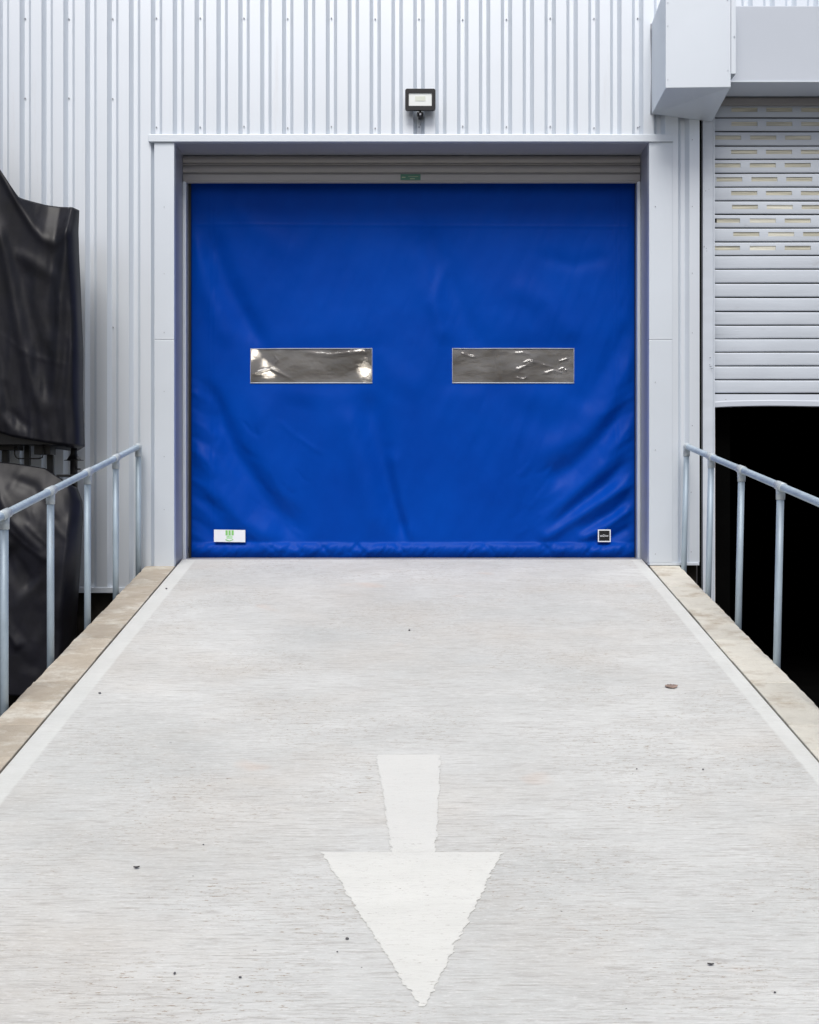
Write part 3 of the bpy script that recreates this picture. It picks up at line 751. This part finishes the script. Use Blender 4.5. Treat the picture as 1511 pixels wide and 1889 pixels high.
handrail(-2.358, (9.90, 9.138, 8.336, 7.478, 6.625, 5.75, 4.9), lambda y: .539+.157*(y+CAM_D-6.625)-.004, 0.0, 'galvanised tube handrail on the left side, in front of the draped machine')
handrail(2.408, (9.894, 9.086, 8.256, 7.388, 6.54, 5.7, 4.9), lambda y: .70+.140*(y+CAM_D-7.388), .030, 'galvanised tube handrail on the right side, in front of the black opening')

# ================================================================== COVERED MACHINE ON THE LEFT
cm = empty('covered_machine', (-3.3, -.6, -1.27), 'machine draped in two loose black tarpaulins with black legs between them', 'covered machine')
TD = -.85
rt_ = np.random.default_rng(5)
def drape(name, top, bot, right, left_px, yfun, nu=110, nv=130, back=.42, hemz=True):
    """closed cover: front sheet between outline curves, with sides and back; px outline at depth TD"""
    k = (CAM_D-.67)/FPX
    T, Sx = np.meshgrid(np.linspace(0, 1, nv), np.linspace(0, 1, nu), indexing='ij')
    rv = np.interp(T, *zip(*right))                      # right edge px by t
    U = left_px+(rv-left_px)*Sx
    Vt = np.interp(U, *zip(*top)); Vb = np.interp(U, *zip(*bot))
    V = Vt+(Vb-Vt)*T
    Y = yfun(U, V, T, Sx)
    P = np.stack([(U-755.5)*k, Y, CAM_H+(900-V)*k], -1)
    Q = P.copy(); Q[..., 1] = TD+back+ .02*np.sin(U/14); Q[..., 0] -= .16; Q[..., 2] -= .03
    vs = np.concatenate([P.reshape(-1, 3), Q.reshape(-1, 3)]); n0 = nv*nu
    id_ = lambda j, i: j*nu+i
    F = [(id_(j,i), id_(j+1,i), id_(j+1,i+1), id_(j,i+1)) for j in range(nv-1) for i in range(nu-1)]
    F += [(n0+id_(j,i+1), n0+id_(j+1,i+1), n0+id_(j+1,i), n0+id_(j,i)) for j in range(nv-1) for i in range(nu-1)]
    for j in range(nv-1):
        F.append((id_(j+1,nu-1), n0+id_(j+1,nu-1), n0+id_(j,nu-1), id_(j,nu-1))); F.append((id_(j,0), n0+id_(j,0), n0+id_(j+1,0), id_(j+1,0)))
    for i in range(nu-1):
        F.append((id_(0,i), id_(0,i+1), n0+id_(0,i+1), n0+id_(0,i))); F.append((id_(nv-1,i), n0+id_(nv-1,i), n0+id_(nv-1,i+1), id_(nv-1,i+1)))
    me = bpy.data.meshes.new(name); me.from_pydata(vs.tolist(), [], F); me.polygons.foreach_set('use_smooth', [True]*len(F)); me.update()
    return link(name, me, M['tarp'], cm)
def upper(U, V, T, Sx):
    # slope back above the diagonal fold, steep below it
    diag = np.interp(U, [-200, -60, 0, 25, 50, 75, 95, 115, 135, 160], [60, 215, 300, 340, 385, 425, 448, 456, 440, 415])
    above = np.clip((diag-V+6)/85, 0, 1); above = above*above*(3-2*above)*.6+above*.4
    D = .16*(1-above)                                   # bulge toward the yard below the fold
    D += .018*np.exp(-((V-diag)/15)**2)
    for pts, w, a, w2 in (([(5,395),(28,480),(50,600),(72,700),(100,790)], 9, .030, 16), ([(60,480),(62,560),(90,680),(112,760)], 13, -.022, 20),
                          ([(147,395),(138,460),(128,560),(120,680),(98,800)], 8, .028, 12), ([(152,480),(150,600),(140,700),(130,800)], 6, .012, 9),
                          ([(40,470),(80,496),(125,525)], 11, .012, 14), ([(118,430),(110,500),(100,560),(112,640)], 13, -.020, 15),
                          ([(-10,640),(10,700),(30,780),(60,812)], 12, .018, 14), ([(0,610),(55,650),(100,672),(152,680)], 4, .0018, 4),
                          ([(40,650),(75,662),(128,674)], 5, .002, 5), ([(20,700),(30,760),(70,800)], 8, -.018, 10),
                          ([(-60,300),(-30,500),(-10,700),(10,790)], 18, .03, 20)):
        D += fold(U, V, pts, w, a, w2)
    D += .015*noise2(U/34+V/300, V/240, 51, 3, .42)
    for k_ in range(26):
        x_ = -30+rt_.uniform(0, 180); y_ = rt_.uniform(440, 760); D += fold(U, V, [(x_, y_), (x_+rt_.uniform(2, 12), y_+40), (x_+rt_.uniform(4, 26), y_+rt_.uniform(70, 120))], rt_.uniform(2, 4.5), rt_.choice([-1, 1])*rt_.uniform(.0012, .0036), 6)
    D += .006*noise2(U/9, V/60, 52, 3, .5)*np.clip((V-560)/200, 0, 1)
    D += .014*np.sin(U/5.2+np.sin(U/11)*1.4)*np.clip((V-760)/60, 0, 1)*.4
    edge = np.clip((1-Sx)*(160+200)/7, 0, 1)
    return TD+.14-D*(.25+.75*edge)+.06*(1-edge)
drape('upper_cover', [(-220,20),(-60,215),(0,300),(30,345),(49,374),(53,376),(90,382),(146,388),(170,390)],
      [(-220,770),(0,794),(40,806),(100,817),(157,824),(170,824)],
      [(0,146.5),(.18,147.5),(.35,151),(.6,155.5),(.8,155),(1,158)], -220, upper, back=.50)
def lower(U, V, T, Sx):
    D = .17*np.sin(np.clip(T/.35, 0, 1)*math.pi/2)
    for pts, w, a, w2 in (([(0,890),(40,960),(90,1010),(105,1040)], 9, .022, 12), ([(20,880),(70,900),(110,960),(104,1010)], 10, -.018, 12),
                          ([(60,960),(85,985),(112,1008)], 5, .012, 5), ([(20,1130),(38,1165),(58,1192)], 7, .026, 10),
                          ([(152,930),(146,1000),(130,1080),(110,1160)], 14, .030, 18), ([(140,900),(146,960),(130,1040)], 8, -.014, 10),
                          ([(20,1010),(50,1050),(80,1080)], 22, -.030, 26), ([(100,1100),(95,1180),(70,1240)], 20, -.02, 20), ([(20,960),(60,1000),(100,1030)], 4, .008, 4)):
        D += fold(U, V, pts, w, a, w2)
    D += .018*noise2((U+V*.4)/50+3, V/150, 61, 3, .42)
    for k_ in range(22):
        x_ = rt_.uniform(-20, 120); y_ = rt_.uniform(880, 1180); D += fold(U, V, [(x_, y_), (x_+rt_.uniform(8, 20), y_+25), (x_+rt_.uniform(15, 45), y_+rt_.uniform(45, 80))], rt_.uniform(2, 4.5), rt_.choice([-1, 1])*rt_.uniform(.0015, .0045), 6)
    edge = np.clip((1-Sx)*350/12, 0, 1); edge = np.sqrt(edge)
    return TD+.12-D*(.2+.8*edge)+.10*(1-edge)
drape('lower_cover', [(-220,850),(0,852),(40,856),(88,864),(104,875),(125,888),(152,908),(160,915)],
      [(-220,1262),(20,1272),(160,1279)], [(0,140),(.05,150),(.12,152.5),(.3,150),(.6,143),(1,133)], -220, lower, back=.50)
k = (CAM_D-.5)/FPX
def Pm(px, py, y=-.5): d = CAM_D+y; return Vector(((px-755.5)/FPX*d, y, CAM_H+(900-py)/FPX*d))
b = MB()
a, c = Pm(-200, 822), Pm(146, 790); b.box(a.x, c.x, -.78, -.36, a.z, c.z+.15)
for x0, x1, yb in ((0, 40, 831), (70, 100, 839), (-90,-60,860)):
    a, c = Pm(x0, yb), Pm(x1, 818); b.box(a.x, c.x, -.6, -.45, a.z, c.z, .004)
for x0, x1 in ((5, 16), (46, 56), (88, 99), (-120, -105)):
    a, c = Pm(x0, 900, -.42), Pm(x1, 815, -.42); b.box(a.x, c.x, -.44, -.40, a.z, c.z)
b.build('frame', M['blackmetal'], cm)
b = MB(); h = [Pm(27,818,-.62), Pm(27,838,-.62), Pm(30,844,-.62), Pm(34,846,-.62), Pm(72,846,-.62), Pm(78,844,-.62), Pm(80,838,-.62), Pm(80,818,-.62)]
b.tube(h, .0055, 8); b.build('grab_handle', M['blackmetal'], cm)
b = MB(); c0 = Pm(136.5, 820, -.6); pts = [(820,.027),(836,.027),(840,.034),(848,.058),(848.5,.078),(849.5,.080),(850,.03),(880,.03),(900,.03)]
b.tube([Vector((c0.x, -.6, Pm(0, v, -.6).z)) for v, _ in pts], [r_ for _, r_ in pts], 20); b.build('cone_leg', M['blackmetal'], cm)
b = MB(); b.tube([Pm(145,864,-.62), Pm(145,867,-.62)], .018, 10); a, c = Pm(108, 880, -.6), Pm(150, 876.5, -.6); b.box(a.x, c.x, -.66, -.5, a.z, c.z+.005, .002); b.build('knob_plate', M['blackmetal'], cm)
b = MB()
for x in (-3.9, -2.9):
    b.tube([(x, -.6, -1.0), (x, -.6, -1.27)], .04, 10)
b.build('wheel', M['black'], cm)

# ================================================================== PAINTED ARROW
def arrow():
    L = [( -5.164-1.0, .042, .042)]
    yt, ym, yb = 5.925-10, 4.894-10, 3.836-10
    rows = []; 
    off = .0028
    def ring_edge(y):
        if y > ym: t = (yt-y)/(yt-ym); return (-.171+t*.093, .165-t*.054)
        t = (ym-y)/(ym-yb); return (-.381+t*(.033+.381), .400+t*(.050-.400))
    b = MB(); prev = None
    rj = random.Random(2); jl = jr = 0
    ysl = list(np.linspace(yt, ym+.0005, 130))+list(np.linspace(ym-.0005, yb, 140))
    for i, y in enumerate(ysl):
        l_, r_ = ring_edge(y)
        jl = .4*jl+rj.gauss(0, .0042); jr = .4*jr+rj.gauss(0, .0042)
        v = [b.bm.verts.new((l_+jl, y, ramp_z(y)+off)), b.bm.verts.new((r_+jr, y, ramp_z(y)+off))]
        if prev and not (i == 130): b.bm.faces.new((prev[0], prev[1], v[1], v[0]))
        prev = v
    return b.build('painted_arrow', M['paint'])
ar = arrow(); tag(ar, 'worn white painted arrow pointing down the concrete ramp', 'road marking')

# ================================================================== LEAVES AND STONES
def on_ramp(px, py):
    d = (FPX*(CAM_H+RS*CAM_D))/(py-900+FPX*RS); y = d-CAM_D
    return Vector(((px-755.5)/FPX*d, y, ramp_z(y)+.004))
def leafy(px, py, L, Wd, mat, name, label, ang=0, curl=.012):
    p = on_ramp(px, py); b = bmesh.new(); n = 9; rj = random.Random(px); A = []
    for i in range(n+1):
        t = i/n; w = Wd*math.sin(math.pi*min(1, t*1.02+.02))**.7*(1+.5*(i % 2))*.5
        x = (t-.5)*L; z = curl*(2*t-1)**2+.002
        A.append([b.verts.new((x, -w, z+curl*.6)), b.verts.new((x, 0, z)), b.verts.new((x, w, z+curl*.8))])
    for q, s_ in zip(A, A[1:]):
        for j in range(2): b.faces.new((q[j], s_[j], s_[j+1], q[j+1])).smooth = True
    bmesh.ops.rotate(b, verts=b.verts, cent=(0,0,0), matrix=Matrix.Rotation(R(ang), 3, 'Z'))
    bmesh.ops.solidify(b, geom=list(b.faces), thickness=.0012)
    me = bpy.data.meshes.new(name); b.to_mesh(me); b.free(); o_ = link(name, me, mat); o_.location = p
    o_.rotation_euler = (math.atan(RS), 0, 0)
    return tag(o_, label, 'leaf', 'leaves on the ramp')
leafy(1239, 1268, .080, .052, M['leaf'], 'fallen_leaf', 'brown dead leaf near the right kerb on the ramp', 8, .004)
leafy(252, 1603, .024, .009, M['leafdk'], 'fallen_leaf', 'dark curled leaf on the left of the ramp level with the arrow head', 12, .004)
leafy(1311, 1782, .022, .007, M['leafdk'], 'fallen_leaf', 'dark shrivelled leaf low on the right of the ramp', -6, .003)
def pebble(px, py, s_, label, name='pebble'):
    p = on_ramp(px, py); b = bmesh.new(); bmesh.ops.create_icosphere(b, subdivisions=2, radius=s_)
    rj = random.Random(px*7)
    ph = [rj.uniform(0, 6) for _ in range(3)]
    for v in b.verts: v.co *= 1+.16*math.sin(v.co.x/s_*2.2+ph[0])+.12*math.sin(v.co.y/s_*2.7+ph[1]); v.co.z *= .65
    for f in b.faces: f.smooth = True
    me = bpy.data.meshes.new(name); b.to_mesh(me); b.free(); o_ = link(name, me, M['stone']); o_.location = p+Vector((0,0,s_*.3))
    return tag(o_, label, 'pebble', 'pebbles on the ramp')
pebble(641, 1734, .0062, 'dark pebble left of the arrow head near its tip')
pebble(322, 1798, .0052, 'dark pebble at the foot of the ramp, lower left')
pebble(443, 1805, .0050, 'dark pebble at the foot of the ramp between the left pebble and the arrow')
pebble(622, 1758, .0030, 'tiny dark pebble just below the one beside the arrow tip')
pebble(184, 1280, .0085, 'dark pebble beside the left smooth margin of the ramp')
pebble(755, 1164, .0080, 'dark pebble near the middle of the upper ramp')
pebble(1430, 1833, .0040, 'dark pebble in the lower right corner of the ramp')
pebble(307, 1087, .0090, 'dark pebble at the top left of the ramp by the kerb')
pebble(1175, 1420, .0038, 'tiny dark pebble right of the arrow shaft')
pebble(375, 1560, .0036, 'tiny dark pebble above the dark curled leaf')
pebble(1297, 1421, .0050, 'dark chip near the right smooth margin')
